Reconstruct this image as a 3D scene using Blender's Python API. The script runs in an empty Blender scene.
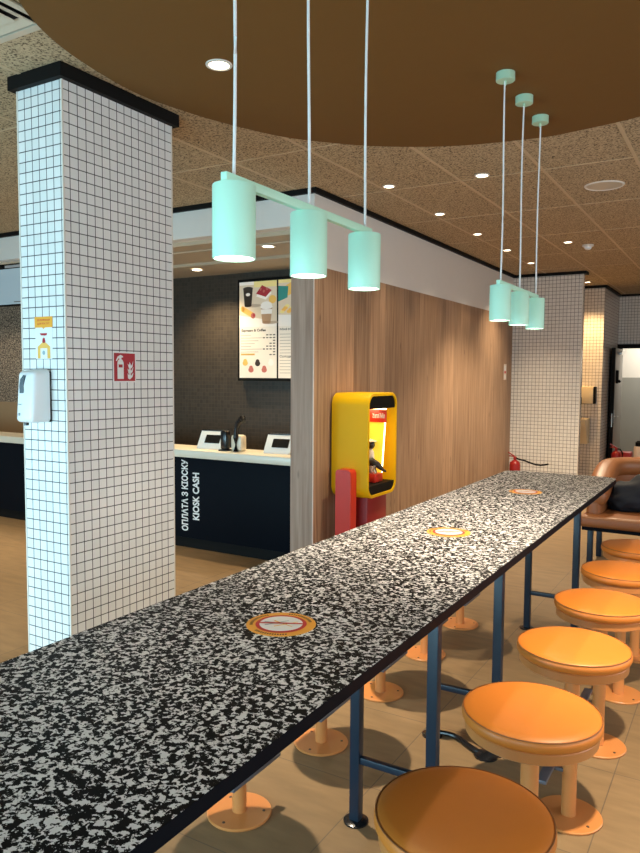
import bpy, bmesh, math, random
from mathutils import Vector, Matrix
random.seed(7)
D = bpy.data
SC = bpy.context.scene
COL = SC.collection
PI = math.pi

# ------------------------------------------------------------------ materials
def new_mat(name):
    m = D.materials.new(name); m.use_nodes = True
    nt = m.node_tree; nt.nodes.clear()
    out = nt.nodes.new('ShaderNodeOutputMaterial')
    b = nt.nodes.new('ShaderNodeBsdfPrincipled')
    nt.links.new(b.outputs[0], out.inputs[0])
    return m, nt, b

def plain(name, col, rough=.5, metal=0, var=.06, scale=14, spec=.5, bump=0.0, coat=0):
    """procedural paint / leather / plastic: base colour with a faint noise variation"""
    m, nt, b = new_mat(name)
    N = nt.nodes; L = nt.links
    tc = N.new('ShaderNodeTexCoord'); nz = N.new('ShaderNodeTexNoise')
    nz.inputs['Scale'].default_value = scale; nz.inputs['Detail'].default_value = 4
    L.new(tc.outputs['Object'], nz.inputs['Vector'])
    mx = N.new('ShaderNodeMix'); mx.data_type = 'RGBA'
    L.new(nz.outputs['Fac'], mx.inputs[0])
    mx.inputs[6].default_value = (*[max(0, c*(1-var)) for c in col], 1)
    mx.inputs[7].default_value = (*[min(1, c*(1+var)) for c in col], 1)
    L.new(mx.outputs[2], b.inputs['Base Color'])
    b.inputs['Roughness'].default_value = rough; b.inputs['Metallic'].default_value = metal
    b.inputs['Specular IOR Level'].default_value = spec
    b.inputs['Coat Weight'].default_value = coat
    if bump:
        n2 = N.new('ShaderNodeTexNoise'); n2.inputs['Scale'].default_value = 260; n2.inputs['Detail'].default_value = 3
        L.new(tc.outputs['Object'], n2.inputs['Vector'])
        bp = N.new('ShaderNodeBump'); bp.inputs['Strength'].default_value = bump; bp.inputs['Distance'].default_value = .002
        L.new(n2.outputs['Fac'], bp.inputs['Height']); L.new(bp.outputs[0], b.inputs['Normal'])
    return m

def glow(name, col, strength):
    m, nt, b = new_mat(name)
    b.inputs['Base Color'].default_value = (*col, 1)
    b.inputs['Emission Color'].default_value = (*col, 1)
    b.inputs['Emission Strength'].default_value = strength
    b.inputs['Roughness'].default_value = .4
    return m

def tile_mat(name, col, col2, mortar, size=.0508, gap=.0022, phase=(0, 0, 0), rough=.2, bump=.25):
    """square mosaic on vertical faces, laid by object position and face normal"""
    m, nt, b = new_mat(name); N = nt.nodes; L = nt.links
    tc = N.new('ShaderNodeTexCoord'); ge = N.new('ShaderNodeNewGeometry')
    sx = N.new('ShaderNodeSeparateXYZ'); sn = N.new('ShaderNodeSeparateXYZ')
    mp = N.new('ShaderNodeVectorMath'); mp.operation = 'SUBTRACT'; mp.inputs[1].default_value = phase
    L.new(tc.outputs['Object'], mp.inputs[0]); L.new(mp.outputs[0], sx.inputs[0]); L.new(ge.outputs['True Normal'], sn.inputs[0])
    ab = N.new('ShaderNodeMath'); ab.operation = 'ABSOLUTE'; L.new(sn.outputs[0], ab.inputs[0])
    gt = N.new('ShaderNodeMath'); gt.operation = 'GREATER_THAN'; gt.inputs[1].default_value = .5; L.new(ab.outputs[0], gt.inputs[0])
    mu = N.new('ShaderNodeMix'); mu.data_type = 'FLOAT'
    L.new(gt.outputs[0], mu.inputs[0]); L.new(sx.outputs[0], mu.inputs[2]); L.new(sx.outputs[1], mu.inputs[3])
    cb = N.new('ShaderNodeCombineXYZ'); L.new(mu.outputs[0], cb.inputs[0]); L.new(sx.outputs[2], cb.inputs[1])
    br = N.new('ShaderNodeTexBrick'); br.offset = 0; br.squash = 1
    L.new(cb.outputs[0], br.inputs['Vector'])
    br.inputs['Scale'].default_value = 1; br.inputs['Brick Width'].default_value = size; br.inputs['Row Height'].default_value = size
    br.inputs['Mortar Size'].default_value = gap; br.inputs['Mortar Smooth'].default_value = .15; br.inputs['Bias'].default_value = 0
    br.inputs['Color1'].default_value = (*col, 1); br.inputs['Color2'].default_value = (*col2, 1); br.inputs['Mortar'].default_value = (*mortar, 1)
    L.new(br.outputs['Color'], b.inputs['Base Color'])
    rm = N.new('ShaderNodeMapRange'); rm.inputs[3].default_value = rough; rm.inputs[4].default_value = .8
    L.new(br.outputs['Fac'], rm.inputs[0]); L.new(rm.outputs[0], b.inputs['Roughness'])
    bp = N.new('ShaderNodeBump'); bp.invert = True; bp.inputs['Strength'].default_value = bump; bp.inputs['Distance'].default_value = .002
    L.new(br.outputs['Fac'], bp.inputs['Height']); L.new(bp.outputs[0], b.inputs['Normal'])
    return m

def wood_mat(name, c1, c2, axis='Y', tint=.18, rough=.55, plank=.31):
    """vertical boards: long grain along Z, every board its own tone"""
    m, nt, b = new_mat(name); N = nt.nodes; L = nt.links
    tc = N.new('ShaderNodeTexCoord')
    mp = N.new('ShaderNodeMapping'); mp.inputs['Scale'].default_value = (22, 22, .9); L.new(tc.outputs['Object'], mp.inputs[0])
    nz = N.new('ShaderNodeTexNoise'); nz.inputs['Scale'].default_value = 1.6; nz.inputs['Detail'].default_value = 7; nz.inputs['Distortion'].default_value = .6
    L.new(mp.outputs[0], nz.inputs['Vector'])
    cr = N.new('ShaderNodeValToRGB'); cr.color_ramp.elements[0].position = .32; cr.color_ramp.elements[1].position = .68
    cr.color_ramp.elements[0].color = (*c1, 1); cr.color_ramp.elements[1].color = (*c2, 1)
    L.new(nz.outputs['Fac'], cr.inputs[0])
    # boards
    sx = N.new('ShaderNodeSeparateXYZ'); L.new(tc.outputs['Object'], sx.inputs[0])
    dv = N.new('ShaderNodeMath'); dv.operation = 'DIVIDE'; dv.inputs[1].default_value = plank
    L.new(sx.outputs[1 if axis == 'Y' else 0], dv.inputs[0])
    fl = N.new('ShaderNodeMath'); fl.operation = 'FLOOR'; L.new(dv.outputs[0], fl.inputs[0])
    wn = N.new('ShaderNodeTexWhiteNoise'); wn.noise_dimensions = '1D'; L.new(fl.outputs[0], wn.inputs['W'])
    mr = N.new('ShaderNodeMapRange'); mr.inputs[3].default_value = 1-tint; mr.inputs[4].default_value = 1+tint; L.new(wn.outputs['Value'], mr.inputs[0])
    fr = N.new('ShaderNodeMath'); fr.operation = 'FRACT'; L.new(dv.outputs[0], fr.inputs[0])
    lt = N.new('ShaderNodeMath'); lt.operation = 'LESS_THAN'; lt.inputs[1].default_value = .012; L.new(fr.outputs[0], lt.inputs[0])
    sb = N.new('ShaderNodeMath'); sb.operation = 'MULTIPLY_ADD'; sb.inputs[1].default_value = -.35; L.new(lt.outputs[0], sb.inputs[0]); L.new(mr.outputs[0], sb.inputs[2])
    vm = N.new('ShaderNodeVectorMath'); vm.operation = 'SCALE'; L.new(cr.outputs[0], vm.inputs[0]); L.new(sb.outputs[0], vm.inputs['Scale'])
    # knots
    m2 = N.new('ShaderNodeMapping'); m2.inputs['Scale'].default_value = (5, 5, 1.6); L.new(tc.outputs['Object'], m2.inputs[0])
    vo = N.new('ShaderNodeTexVoronoi'); vo.inputs['Scale'].default_value = 1.3; L.new(m2.outputs[0], vo.inputs['Vector'])
    kr = N.new('ShaderNodeMapRange'); kr.inputs[1].default_value = .03; kr.inputs[2].default_value = .1; kr.inputs[3].default_value = .55; kr.inputs[4].default_value = 1
    L.new(vo.outputs['Distance'], kr.inputs[0])
    v2 = N.new('ShaderNodeVectorMath'); v2.operation = 'SCALE'; L.new(vm.outputs[0], v2.inputs[0]); L.new(kr.outputs[0], v2.inputs['Scale'])
    L.new(v2.outputs[0], b.inputs['Base Color'])
    b.inputs['Roughness'].default_value = rough
    return m

def fleck_mat(name, dark, light, scale, lo, hi, rough=.3, stretch=(1, 1, 1), distort=.8, spec=.5, light2=None):
    m, nt, b = new_mat(name); N = nt.nodes; L = nt.links
    tc = N.new('ShaderNodeTexCoord')
    mp = N.new('ShaderNodeMapping'); mp.inputs['Scale'].default_value = stretch; L.new(tc.outputs['Object'], mp.inputs[0])
    nz = N.new('ShaderNodeTexNoise'); nz.inputs['Scale'].default_value = scale; nz.inputs['Detail'].default_value = 4.5
    nz.inputs['Roughness'].default_value = .62; nz.inputs['Distortion'].default_value = distort
    L.new(mp.outputs[0], nz.inputs['Vector'])
    cr = N.new('ShaderNodeValToRGB'); cr.color_ramp.elements[0].position = lo; cr.color_ramp.elements[1].position = hi
    cr.color_ramp.elements[0].color = (*dark, 1); cr.color_ramp.elements[1].color = (*light, 1)
    L.new(nz.outputs['Fac'], cr.inputs[0]); L.new(cr.outputs[0], b.inputs['Base Color'])
    b.inputs['Roughness'].default_value = rough; b.inputs['Specular IOR Level'].default_value = spec
    return m

def floor_mat(name):
    m, nt, b = new_mat(name); N = nt.nodes; L = nt.links
    tc = N.new('ShaderNodeTexCoord')
    mp = N.new('ShaderNodeMapping'); mp.inputs['Location'].default_value = (.4, -.04, 0); L.new(tc.outputs['Object'], mp.inputs[0])
    br = N.new('ShaderNodeTexBrick'); br.offset = 0; br.squash = 1
    L.new(mp.outputs[0], br.inputs['Vector'])
    br.inputs['Scale'].default_value = 1; br.inputs['Brick Width'].default_value = .8; br.inputs['Row Height'].default_value = .6
    br.inputs['Mortar Size'].default_value = .0022; br.inputs['Mortar Smooth'].default_value = .2
    br.inputs['Color1'].default_value = (.245, .158, .078, 1); br.inputs['Color2'].default_value = (.275, .178, .090, 1); br.inputs['Mortar'].default_value = (.14, .10, .065, 1)
    m2 = N.new('ShaderNodeMapping'); m2.inputs['Scale'].default_value = (2.2, 9, 1); m2.inputs['Rotation'].default_value = (0, 0, .9); L.new(tc.outputs['Object'], m2.inputs[0])
    nz = N.new('ShaderNodeTexNoise'); nz.inputs['Scale'].default_value = 2.2; nz.inputs['Detail'].default_value = 7; L.new(m2.outputs[0], nz.inputs['Vector'])
    mr = N.new('ShaderNodeMapRange'); mr.inputs[1].default_value = .3; mr.inputs[2].default_value = .7; mr.inputs[3].default_value = .84; mr.inputs[4].default_value = 1.1; L.new(nz.outputs['Fac'], mr.inputs[0])
    vm = N.new('ShaderNodeVectorMath'); vm.operation = 'SCALE'; L.new(br.outputs['Color'], vm.inputs[0]); L.new(mr.outputs[0], vm.inputs['Scale'])
    L.new(vm.outputs[0], b.inputs['Base Color']); b.inputs['Roughness'].default_value = .5; b.inputs['Specular IOR Level'].default_value = .35
    return m

def ceiling_mat(name):
    m, nt, b = new_mat(name); N = nt.nodes; L = nt.links
    tc = N.new('ShaderNodeTexCoord')
    nz = N.new('ShaderNodeTexNoise'); nz.inputs['Scale'].default_value = 75; nz.inputs['Detail'].default_value = 4; nz.inputs['Roughness'].default_value = .7; nz.inputs['Distortion'].default_value = .3
    L.new(tc.outputs['Object'], nz.inputs['Vector'])
    cr = N.new('ShaderNodeValToRGB'); e = cr.color_ramp.elements
    e[0].position = .40; e[0].color = (.09, .063, .038, 1); e[1].position = .485; e[1].color = (.50, .38, .235, 1)
    x = e.new(.7); x.color = (.60, .47, .30, 1)
    L.new(nz.outputs['Fac'], cr.inputs[0]); L.new(cr.outputs[0], b.inputs['Base Color'])
    b.inputs['Roughness'].default_value = .9; b.inputs['Specular IOR Level'].default_value = .15
    bp = N.new('ShaderNodeBump'); bp.inputs['Strength'].default_value = .5; bp.inputs['Distance'].default_value = .004
    L.new(nz.outputs['Fac'], bp.inputs['Height']); L.new(bp.outputs[0], b.inputs['Normal'])
    return m

def glass_mat(name):
    m = D.materials.new(name); m.use_nodes = True; nt = m.node_tree; nt.nodes.clear()
    o = nt.nodes.new('ShaderNodeOutputMaterial'); t = nt.nodes.new('ShaderNodeBsdfTransparent'); g = nt.nodes.new('ShaderNodeBsdfGlossy')
    f = nt.nodes.new('ShaderNodeFresnel'); mx = nt.nodes.new('ShaderNodeMixShader'); g.inputs['Roughness'].default_value = .02
    nt.links.new(f.outputs[0], mx.inputs[0]); nt.links.new(t.outputs[0], mx.inputs[1]); nt.links.new(g.outputs[0], mx.inputs[2]); nt.links.new(mx.outputs[0], o.inputs[0])
    return m

M = dict(
    floor=floor_mat('floor_tiles'), ceil=ceiling_mat('ceiling_woodwool'),
    white_tile=tile_mat('white_mosaic', (.80, .81, .79), (.86, .86, .84), (.035, .037, .04), phase=(-3.16, 3.147, 2.943), gap=.0024),
    back_tile=tile_mat('back_white_mosaic', (.76, .73, .68), (.82, .79, .74), (.06, .045, .035), phase=(-2.0, 0, 3.0), gap=.0024),
    dark_tile=tile_mat('dark_mosaic', (.034, .026, .019), (.048, .038, .028), (.085, .068, .050), size=.045, gap=.0018, rough=.35),
    wood=wood_mat('oak_boards', (.27, .152, .083), (.47, .30, .185)),
    wood_end=wood_mat('oak_cool_daylit', (.33, .21, .15), (.47, .33, .25), axis='X', plank=.7),  # same oak on the end face, cool daylight painted in as greyer tones
    terrazzo=fleck_mat('terrazzo_top', (.0035, .003, .0035), (.76, .755, .76), 88, .518, .54, rough=.4, distort=.4, stretch=(1, 1.0, 1), spec=.05),
    speckle=fleck_mat('speckled_wall', (.05, .035, .025), (.52, .42, .32), 60, .46, .58, rough=.5),
    white_wall=plain('white_paint', (.76, .73, .68), .7, var=.02),
    white_edge=plain('white_solid_surface', (.80, .80, .80), .3, var=.02),
    counter_top=plain('cream_solid_surface', (.82, .76, .62), .3, var=.02),
    beige=plain('beige_paint', (.50, .40, .28), .6, var=.04),
    tan_panel=plain('tan_panel', (.40, .27, .15), .5, var=.05),
    disc=plain('brown_paint', (.165, .080, .020), .75, var=.03, spec=.2),
    navy=plain('navy_laminate', (.0045, .0065, .0105), .5, var=.1, spec=.04),
    black=plain('black_paint', (.005, .005, .005), .6, var=.1, spec=.15),
    blackgloss=plain('black_plastic', (.010, .010, .011), .22, var=.1),
    steel_navy=plain('navy_steel', (.010, .021, .038), .36, var=.08, spec=.4),
    grey_steel=plain('grey_blue_steel', (.13, .14, .17), .4, metal=.3, var=.08),
    mint=plain('mint_paint', (.56, .93, .73), .45, var=.02),
    mint_dark=plain('mint_canopy', (.42, .64, .46), .5, var=.02),
    cord=plain('white_cord', (.85, .84, .82), .5, var=.01),
    orange_leather=plain('orange_leather', (.66, .20, .026), .42, var=.05, bump=.12),
    orange_steel=plain('orange_steel', (.62, .235, .066), .38, var=.03, coat=.2),
    brown_leather=plain('brown_leather', (.29, .105, .033), .42, var=.07, bump=.15),
    yellow=plain('yellow_plastic', (.84, .47, .003), .5, var=.02, spec=.2),
    red=plain('red_plastic', (.70, .035, .02), .35, var=.03),
    extred=plain('extinguisher_red', (.33, .012, .010), .35, var=.03),
    darkred=plain('dark_red_panel', (.35, .02, .02), .4, var=.04),
    lamp=glow('lamp_diffuser', (1, .93, .82), 6.0),
    spotlens=glow('downlight_lens', (1, .86, .62), 9.0),
    ringwhite=plain('white_ring', (.75, .70, .62), .5, var=.02),
    joint=plain('joint_strip', (.58, .44, .27), .7, var=.05),
    plastic=plain('white_plastic', (.80, .83, .84), .28, var=.015),
    lens=plain('smoked_window', (.03, .05, .065), .15, var=.05),
    sticker_w=plain('sticker_white', (.82, .83, .82), .4, var=.01),
    sticker_o=plain('sticker_orange', (.88, .40, .035), .4, var=.02),
    sticker_r=plain('sticker_red', (.62, .03, .03), .4, var=.02),
    sticker_y=plain('sticker_amber', (.86, .50, .10), .4, var=.02),
    sticker_p=plain('sticker_pale', (.80, .68, .60), .4, var=.02),
    sticker_d=plain('sticker_dark', (.10, .05, .02), .5, var=.02),
    sticker_g=plain('sticker_grey', (.32, .42, .46), .5, var=.02),
    sign_red=plain('sign_red', (.42, .008, .018), .35, var=.02),
    metal=plain('brushed_metal', (.55, .54, .52), .3, metal=1, var=.05),
    basin=plain('warm_ceramic', (.82, .70, .46), .25, var=.02),
    door_grey=plain('grey_door', (.32, .31, .29), .45, var=.04),
    room_grey=plain('grey_tiles', (.30, .30, .275), .5, var=.1, scale=2),
    fabric_navy=plain('navy_fabric', (.006, .008, .015), .8, var=.3, scale=20, bump=.4),
    louver=plain('vent_paint', (.58, .50, .38), .6, var=.03),
    glass=glass_mat('window_glass'),
    alu=plain('window_frame_paint', (.06, .06, .065), .4, var=.05),
    scr_blue=glow('screen_blue_grey', (.25, .33, .37), .55),
    toy_dark=plain('toy_dark', (.035, .028, .025), .35, var=.3, scale=60),
    toy_light=plain('toy_light', (.75, .68, .6), .4, var=.05),
    inner_glow=glow('light_strip', (1, .90, .55), 5.0),
    yellow_glow=glow('lit_yellow_panel', (1, .72, .06), .55),
)
def scr(name, col, s=.9): return glow('screen_'+name, [c*.7 for c in col], s*.55)

# ------------------------------------------------------------------ mesh helper
class B:
    def __init__(s): s.bm = bmesh.new()
    def _merge(s, t, mi=0, mat=None):
        for f in t.faces: f.material_index = mi
        if mat is not None: bmesh.ops.transform(t, matrix=mat, verts=t.verts)
        me = D.meshes.new('tmp'); t.to_mesh(me); t.free()
        s.bm.from_mesh(me); D.meshes.remove(me); return s
    def box(s, x0, x1, y0, y1, z0, z1, bev=0, seg=2, mi=0, mat=None):
        t = bmesh.new()
        bmesh.ops.create_cube(t, size=1)
        for v in t.verts:
            v.co = Vector(((x0+x1)/2+v.co.x*(x1-x0), (y0+y1)/2+v.co.y*(y1-y0), (z0+z1)/2+v.co.z*(z1-z0)))
        if bev: bmesh.ops.bevel(t, geom=t.edges[:], offset=bev, segments=seg, affect='EDGES', profile=.5)
        return s._merge(t, mi, mat)
    def lathe(s, prof, c=(0, 0, 0), seg=32, mi=0, mat=None):
        t = bmesh.new(); rings = []
        for r, z in prof:
            if r < 1e-6: rings.append([t.verts.new((c[0], c[1], c[2]+z))])
            else: rings.append([t.verts.new((c[0]+r*math.cos(2*PI*i/seg), c[1]+r*math.sin(2*PI*i/seg), c[2]+z)) for i in range(seg)])
        for a, b in zip(rings, rings[1:]):
            if len(a) == 1 and len(b) == 1: continue
            for i in range(seg):
                j = (i+1) % seg
                if len(a) == 1: t.faces.new((a[0], b[j], b[i]))
                elif len(b) == 1: t.faces.new((a[i], a[j], b[0]))
                else: t.faces.new((a[i], a[j], b[j], b[i]))
        bmesh.ops.recalc_face_normals(t, faces=t.faces[:])
        return s._merge(t, mi, mat)
    def cyl(s, p0, p1, r, r2=None, seg=20, mi=0):
        p0 = Vector(p0); p1 = Vector(p1); r2 = r if r2 is None else r2
        d = p1-p0; q = d.to_track_quat('Z', 'Y').to_matrix().to_4x4()
        return s.lathe([(0, 0), (r, 0), (r2, d.length), (0, d.length)], seg=seg, mi=mi, mat=Matrix.Translation(p0) @ q)
    def tube(s, pts, r, seg=10, mi=0):
        t = bmesh.new(); pts = [Vector(p) for p in pts]; rings = []
        up = Vector((0, 0, 1))
        for i, p in enumerate(pts):
            d = (pts[min(i+1, len(pts)-1)]-pts[max(i-1, 0)]).normalized()
            a = d.cross(up)
            if a.length < 1e-3: a = d.cross(Vector((1, 0, 0)))
            a.normalize(); b = d.cross(a)
            rr = r[i] if isinstance(r, (list, tuple)) else r
            rings.append([t.verts.new(p+a*rr*math.cos(2*PI*k/seg)+b*rr*math.sin(2*PI*k/seg)) for k in range(seg)])
        for A, C in zip(rings, rings[1:]):
            for k in range(seg): t.faces.new((A[k], A[(k+1) % seg], C[(k+1) % seg], C[k]))
        t.faces.new(rings[0]); t.faces.new(rings[-1])
        bmesh.ops.recalc_face_normals(t, faces=t.faces[:])
        return s._merge(t, mi)
    def prism(s, poly, h0, h1, axes='xyz', bev=0, mi=0):
        """polygon in the first two axes, extruded along the third"""
        t = bmesh.new(); ix = {'x': 0, 'y': 1, 'z': 2}; a, b, c = [ix[q] for q in axes]
        def mk(p, h):
            v = [0, 0, 0]; v[a] = p[0]; v[b] = p[1]; v[c] = h; return t.verts.new(v)
        lo = [mk(p, h0) for p in poly]; hi = [mk(p, h1) for p in poly]; n = len(poly)
        t.faces.new(lo); t.faces.new(hi)
        for i in range(n): t.faces.new((lo[i], lo[(i+1) % n], hi[(i+1) % n], hi[i]))
        bmesh.ops.recalc_face_normals(t, faces=t.faces[:])
        if bev:
            es = [e for e in t.edges if len(e.link_faces) == 2 and any(len(f.verts) == n for f in e.link_faces)] if n != 4 else t.edges[:]
            bmesh.ops.bevel(t, geom=es, offset=bev, segments=2, affect='EDGES', profile=.5)
        return s._merge(t, mi)
    def build(s, name, mats, parent=None, smooth=35, loc=None):
        me = D.meshes.new(name); s.bm.to_mesh(me); s.bm.free()
        for m in (mats if isinstance(mats, (list, tuple)) else [mats]): me.materials.append(m)
        if smooth:
            me.polygons.foreach_set('use_smooth', [True]*len(me.polygons))
            me.set_sharp_from_angle(angle=math.radians(smooth))
        o = D.objects.new(name, me); COL.objects.link(o)
        if parent is not None: o.parent = parent
        if loc is not None: o.location = loc
        return o

def thing(name, label, cat, loc=(0, 0, 0), rotz=0, group=None):
    o = D.objects.new(name, None); o.empty_display_size = .1; COL.objects.link(o)
    o.location = loc; o.rotation_euler = (0, 0, rotz)
    return tag(o, label, cat, group)
def tag(o, label, cat, group=None):
    o['label'] = label; o['category'] = cat
    if group: o['group'] = group
    return o
def struct(o):
    o['kind'] = 'structure'; return o
def dup(root, loc, rotz, label, group=None):
    r = root.copy(); COL.objects.link(r); r.location = loc; r.rotation_euler = (0, 0, rotz); r['label'] = label
    if group: r['group'] = group
    for ch in list(root.children):
        c = ch.copy(); COL.objects.link(c); c.parent = r
        for g in list(ch.children):
            d = g.copy(); COL.objects.link(d); d.parent = c
    return r
def rrect(w, h, r, n=6, cx=0, cy=0):
    pts = []
    for (sx, sy, a0) in ((1, 1, 0), (-1, 1, PI/2), (-1, -1, PI), (1, -1, 1.5*PI)):
        for i in range(n+1):
            a = a0+i*PI/2/n
            pts.append((cx+sx*(w/2-r)+r*math.cos(a), cy+sy*(h/2-r)+r*math.sin(a)))
    return pts
def circ(cx, cy, r, n=40, ry=None):
    ry = ry or r
    return [(cx+r*math.cos(2*PI*i/n), cy+ry*math.sin(2*PI*i/n)) for i in range(n)]

_txt = {}
def text_faces(txt, bold=0.0):
    """vertices and faces of a piece of lettering, cap height about .7"""
    k = (txt, bold)
    if k in _txt: return _txt[k]
    c = D.curves.new('lettering', 'FONT'); c.body = txt; c.size = 1; c.offset = bold; c.resolution_u = 3; c.space_line = 1
    o = D.objects.new('lettering', c); COL.objects.link(o)
    bpy.context.view_layer.update()
    me = D.meshes.new_from_object(o.evaluated_get(bpy.context.evaluated_depsgraph_get()))
    V = [(v.co.x, v.co.y) for v in me.vertices]; F = [tuple(p.vertices) for p in me.polygons]
    D.objects.remove(o); D.curves.remove(c); D.meshes.remove(me)
    _txt[k] = (V, F); return _txt[k]

class Decal:
    """flat printed matter: coloured shapes in a plane (origin o, axes u and v, outward normal n)"""
    def __init__(s, o, u, v):
        s.o = Vector(o); s.u = Vector(u).normalized(); s.v = Vector(v).normalized(); s.n = s.u.cross(s.v)
        s.bm = bmesh.new(); s.mats = []
    def mi(s, m):
        if m not in s.mats: s.mats.append(m)
        return s.mats.index(m)
    def p(s, a, b, h): return s.o+s.u*a+s.v*b+s.n*h
    def poly(s, pts, m, layer=1, step=.0006):
        vs = [s.bm.verts.new(s.p(a, b, layer*step)) for a, b in pts]
        f = s.bm.faces.new(vs); f.material_index = s.mi(m); f.normal_update()
        if f.normal.dot(s.n) < 0: f.normal_flip()
    def rect(s, x0, x1, y0, y1, m, layer=1): s.poly([(x0, y0), (x1, y0), (x1, y1), (x0, y1)], m, layer)
    def plate(s, pts, m, t=.0006):
        lo = [s.bm.verts.new(s.p(a, b, -.0001)) for a, b in pts]; hi = [s.bm.verts.new(s.p(a, b, t)) for a, b in pts]; n = len(pts)
        fs = [s.bm.faces.new(hi)]+[s.bm.faces.new((lo[i], lo[(i+1) % n], hi[(i+1) % n], hi[i])) for i in range(n)]
        for f in fs: f.material_index = s.mi(m)
        bmesh.ops.recalc_face_normals(s.bm, faces=fs)
    def text(s, txt, cx, cy, m, width=None, height=None, layer=2, bold=.012, step=.0006):
        V, F = text_faces(txt, bold)
        xs = [q[0] for q in V]; ys = [q[1] for q in V]
        w = max(xs)-min(xs); h = max(ys)-min(ys)
        sx = width/w if width else height/h; sy = height/h if height else sx
        mx = (max(xs)+min(xs))/2; my = (max(ys)+min(ys))/2
        vs = [s.bm.verts.new(s.p(cx+(a-mx)*sx, cy+(b-my)*sy, layer*step)) for a, b in V]
        for f in F:
            try:
                g = s.bm.faces.new([vs[i] for i in f]); g.material_index = s.mi(m); g.normal_update()
                if g.normal.dot(s.n) < 0: g.normal_flip()
            except ValueError: pass
    def build(s, name, parent=None):
        me = D.meshes.new(name); s.bm.to_mesh(me); s.bm.free()
        for m in s.mats: me.materials.append(m)
        o = D.objects.new(name, me); COL.objects.link(o)
        if parent is not None: o.parent = parent
        return o

def spot(name, parent, loc, power, half_deg, blend=.25, col=(1, .84, .62), size=.035, rot=(0, 0, 0)):
    l = D.lights.new(name, 'SPOT'); l.energy = power; l.spot_size = math.radians(2*half_deg); l.spot_blend = blend
    l.color = col; l.shadow_soft_size = size
    o = D.objects.new(name, l); COL.objects.link(o); o.location = loc; o.rotation_euler = rot
    if parent is not None: o.parent = parent
    return o

# ------------------------------------------------------------------ camera
yaw, pit, rol, FPX = .53341263, .07044964, .00665691, 722.74
cy, sy = math.cos(yaw), math.sin(yaw)
fw = Vector((-sy, cy, 0)); rt = Vector((cy, sy, 0)); up = Vector((0, 0, 1))
f2 = fw*math.cos(pit)-up*math.sin(pit); u2 = up*math.cos(pit)+fw*math.sin(pit)
r3 = rt*math.cos(rol)+u2*math.sin(rol); u3 = u2*math.cos(rol)-rt*math.sin(rol)
cam = D.cameras.new('camera'); co = D.objects.new('camera', cam); COL.objects.link(co)
co.matrix_world = Matrix(((r3.x, u3.x, -f2.x, 0), (r3.y, u3.y, -f2.y, 0), (r3.z, u3.z, -f2.z, 1.6), (0, 0, 0, 1)))
cam.sensor_fit = 'VERTICAL'; cam.sensor_height = 24; cam.lens = FPX*24/853; cam.clip_start = .05; cam.clip_end = 100
SC.camera = co

# ------------------------------------------------------------------ room shell
ZC = 3.05; WX = -2.955; YF = 4.9; YW = 6.7; XL = -10.0; XR = 3.4; Y0 = -1.4; YB = 13.68
struct(B().box(XL, XR, Y0, 16.2, -.1, 0).build('floor', M['floor'], smooth=0))
struct(B().box(XL, XR, Y0, YB+.1, ZC, ZC+.1).build('ceiling', M['ceil'], smooth=0))
g = B()
for k in range(-4, 8):
    x = -1.3+.6*k
    if XL < x < XR:
        y1 = 4.86 if x < -3.0 else 13.6
        g.box(x-.011, x+.011, Y0+.02, y1, ZC-.003, ZC+.002)
for k in range(-6, 9):
    y = 4.05+1.2*k
    if Y0 < y < YB: g.box(-4.5 if y < 4.8 else -2.9, XR-.02, y-.006, y+.006, ZC-.0025, ZC+.002)
struct(g.build('trim_1', M['joint'], smooth=0))
# bulkhead over the servery and the timber-clad wall below it
struct(B().box(XL, WX, YF, YF+.12, 2.78, ZC).box(WX-.12, WX, YF+.12, 10.45, 2.46, ZC).build('wall_bulkhead', M['white_wall'], smooth=0))
struct(B().box(WX-.14, WX, YF, 10.45, 0, 2.46).build('wall_timber', M['wood'], smooth=0))
struct(B().box(WX-.212, WX-.001, YF-.004, YF+.25, 0, 2.462).build('wall_timber_end', M['wood_end'], smooth=0))
struct(B().box(WX-.003, WX+.004, YF-.008, YF-.001, 0, 2.46).build('trim_2', M['sticker_p'], smooth=0))
struct(B().box(XL, WX+.03, YF-.03, YF, ZC-.04, ZC).box(WX, WX+.03, YF, 10.42, ZC-.04, ZC).build('trim_3', M['black'], smooth=0))
# soffit boards behind the bulkhead
s_ = B()
s_.box(XL, WX-.14, 5.02, 5.27, 2.745, 2.80).box(XL, WX-.14, 5.27, 6.0, 2.775, 2.83).box(XL, WX-.14, 6.0, YW, 2.755, 2.83)
s_.box(XL, WX-.14, 5.255, 5.272, 2.735, 2.75).box(XL, WX-.14, 5.985, 6.01, 2.745, 2.78)
struct(s_.build('ceiling_servery', M['beige'], smooth=0))
# wall behind the servery
struct(B().box(-7.6, WX-.14, YW, YW+.1, 0, 2.83).build('wall_servery', M['dark_tile'], smooth=0))
struct(B().box(XL, -7.6, YW, YW+.1, 1.19, 2.83).build('wall_servery_side', M['speckle'], smooth=0))
struct(B().box(XL, -7.6, YW-.02, YW+.1, 0, 1.19).build('wall_servery_base', M['tan_panel'], smooth=0))
struct(B().box(XL-.1, XL, Y0, YW+.1, 0, ZC).build('wall_left', M['white_wall'], smooth=0))
RW = [(-.9, 1.9), (2.3, 5.1), (5.5, 8.3)]
er = [Y0]+[v for w in RW for v in w]+[16.2]
wr = B()
for i in range(0, len(er), 2): wr.box(XR, XR+.15, er[i], er[i+1], 0, ZC)
for a, b in RW: wr.box(XR, XR+.15, a, b, 0, .9).box(XR, XR+.15, a, b, 2.75, ZC)
struct(wr.build('wall_right', M['beige'], smooth=0))
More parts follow.
